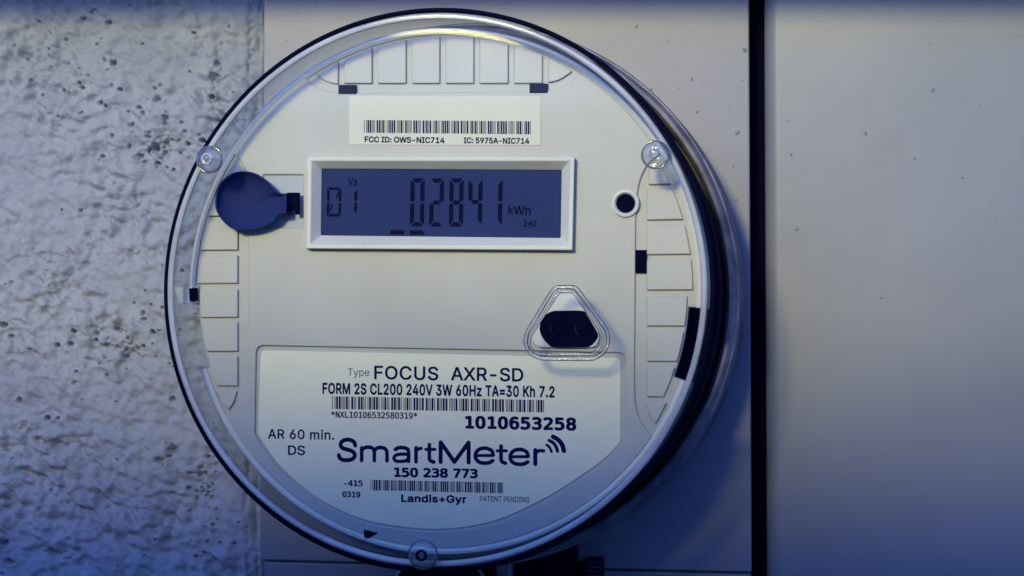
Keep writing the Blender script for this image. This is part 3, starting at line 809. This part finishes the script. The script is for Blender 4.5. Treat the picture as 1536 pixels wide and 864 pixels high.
# ---- optical port under a clear moulded triangle
def Y6(x, y): return (780 + x / 6.4, 415 + y / 6.4)
hO = hS + .0012
pocket = [Y6(*p) for p in ((375, 165), (512, 165), (745, 500), (765, 600), (720, 680), (180, 680), (118, 630), (118, 560))]
plate('port_plate', [rounded(pxs(pocket, hO), .0012)], hO, .0012, M_bezel, meter, bevel=.0003)
st = [Y6(*p) for p in ((190, 500), (205, 430), (250, 365), (320, 330), (400, 327), (600, 328), (645, 370), (700, 460), (748, 550), (735, 600), (690, 650), (640, 675), (560, 678), (330, 677), (270, 645), (215, 580))]
win = plate('port_window', [smooth_line(pxs(st, hO), 4, closed=True)], hO + .0006, .0006, M_hole, meter, bevel=.0001)
ORIG[win.name] = root_loc(meter)
for (cx_, cy_) in ((350, 500), (590, 505)):
    x, z = F(*Y6(cx_, cy_), hO)
    lathe('port_lens', [(0.0, hO + .0006), (.0019, hO + .0006), (.0020, hO + .0010), (.0017, hO + .0011), (0.0, hO + .0008)], M_hole, win, x, z, n=32)
    a0 = math.radians(150)
    tube('lens_edge', [(x + .0019 * math.cos(a0 + t * .25), -(hO + .0011), z + .0019 * math.sin(a0 + t * .25)) for t in range(8)], .00012, M_cup, win, n=6)
hF = 0.0852
# ------------------------------------------------------------------ clear cover
cov = lathe('clear_cover', [(0.0874, 0.0438), (0.0874, 0.0775), (0.0870, 0.0805), (0.0858, 0.0832), (0.0840, 0.0846), (0.0828, 0.0850), (0.0820, 0.08515), (0.0805, 0.0852), (0.04, 0.0853), (0.0, 0.0853),
                            (0.0, 0.0843), (0.04, 0.0843), (0.0800, 0.0842), (0.0815, 0.08415), (0.0828, 0.0839), (0.0850, 0.0824), (0.0862, 0.080), (0.0866, 0.077), (0.0866, 0.0438)], M_clear, meter, n=256, smooth='auto')
ORIG[cov.name] = root_loc(meter)
def ringpts(r, h, n=240): return [(r * math.cos(2 * math.pi * k / n), -h, r * math.sin(2 * math.pi * k / n)) for k in range(n)]
tube('dark_edge_ring', ringpts(0.0881, 0.0815), 0.0008, M_black, cov, closed=True, n=10)  # dark ring added to imitate the clear wall darkening at grazing view
tube('highlight_bead', ringpts(0.0857, 0.0838), 0.0010, M_bead, cov, closed=True, n=14)  # added cream bead, the cover rim's highlight put into colour
for i, (x, y, r) in enumerate([(313, 239, .0042), (983, 232, .0042), (634, 832, .0045)]):
    cx, cz = F(x, y, .087)
    st_ = lathe('stud', [(0.0, .0852), (r, .0852), (r * 1.0, .0866), (r * .93, .0874), (r * .8, .0879), (r * .5, .0884), (0.0, .0886)], M_knob, cov, cx, cz, n=48, smooth='auto')
    rr = .0015
    tube('stud_rim', [(cx + r * math.cos(t * math.pi / 20), -.0866, cz + r * math.sin(t * math.pi / 20)) for t in range(40)], .00028, M_studrim, st_, closed=True, n=8)
    ORIG[st_.name] = root_loc(meter)
    lathe('stud_dimple', [(rr * .7, .0884), (rr * 1.15, .0885), (rr * 1.2, .0892), (rr * .95, .0894), (rr * .7, .0890)], (M_bead, M_knob, M_black)[i], st_, cx, cz, n=32)
parts = []
for x, y, s_ in [(432, 146, 1.3), (430, 163, 1.1), (808, 99, 1.2), (381, 246, 1), (700, 438, .8), (560, 330, .9), (441, 700, .9), (905, 470, 1), (664, 250, 1.3), (675, 240, .9), (516, 470, .7), (760, 600, .7), (610, 650, .8), (880, 200, .8), (400, 420, .7)]:
    cx, cz = F(x, y, .0854); parts.append(blob(cx, cz, .0853, s_ * .00016, 6))
V, Fc = join_geo(parts); mesh_obj('dust_speck', V, Fc, M_ring, cov, smooth=True, kind='stuff')
outl = [Y6(*p) for p in ((345, 100), (530, 100), (585, 170), (835, 515), (850, 640), (790, 740), (700, 790), (200, 785), (95, 735), (48, 640), (65, 540), (300, 150))]
tri = rounded(pxs(outl, hF), .0012)
tube('port_ridge', [(x, -hF, z) for x, z in tri], .0007, M_ridge, cov, closed=True, n=8)
inn = [Y6(*p) for p in ((372, 140), (515, 140), (765, 515), (800, 600), (760, 690), (690, 745), (180, 745), (90, 690), (85, 600), (125, 530))]
tube('port_ridge', [(x, -hF, z) for x, z in rounded(pxs(inn, hF), .001)], .0005, M_ridge, cov, closed=True, n=8)

# ------------------------------------------------------------------ fittings under the meter
shadow_block = empty('meter_shadow_block', P3(810, 880, 0.004), 'black hasp hanging below the meter at the bottom edge of the box', 'shadow_block')
def pbox(name, l, t, r, b, h0, h1, mat, parent, bevel=.0003):
    x0, z1 = F(l, t, h1); x1, z0 = F(r, b, h1)
    return box(name, x0, x1, z0, z1, h0, h1, mat, parent, bevel)
pbox('shadow_plate', 768, 800, 862, 930, 0.0002, 0.010, M_black, shadow_block, .001)  # black plate put where the meter's shadow falls on the box
pbox('block_side', 742, 836, 766, 930, 0.0002, 0.016, M_ring, shadow_block, .001)
pbox('block_arm', 861, 846, 878, 930, 0.0002, 0.006, M_black, shadow_block, .0006)
bolt = empty('latch_screw', P3(886, 870, 0.004), 'small ridged dark screw clip right of the shadow block', 'screw')
pbox('clip_body', 877, 838, 903, 930, 0.0002, 0.007, M_black, bolt, .0006)
for yy in (842, 849, 856, 863):
    pbox('clip_rib', 878.5, yy, 901, yy + 3, 0.0066, 0.0085, M_cup, bolt, .0002)
hub = empty('conduit_hub', P3(660, 900, 0.004), 'dark ribbed round hub just showing under the bottom of the meter', 'conduit hub')
cx, cz = F(660, 905, 0.02)
lathe('hub_ring', [(.0, .0005), (.0185, .0005), (.0185, .018), (.017, .020), (.0, .020)], M_black, hub, cx, cz, n=64)
tube('hub_lip', [(cx + .0182 * math.cos(2 * math.pi * k / 64), -.0195, cz + .0182 * math.sin(2 * math.pi * k / 64)) for k in range(64)], .0006, M_ring, hub, closed=True)
for k in range(9):
    a = math.radians(50 + k * 10)
    tube('hub_rib', [(cx + .0186 * math.cos(a), -.006, cz + .0186 * math.sin(a)), (cx + .0188 * math.cos(a), -.018, cz + .0188 * math.sin(a))], .0005, M_cup, hub, smooth=True) if False else None
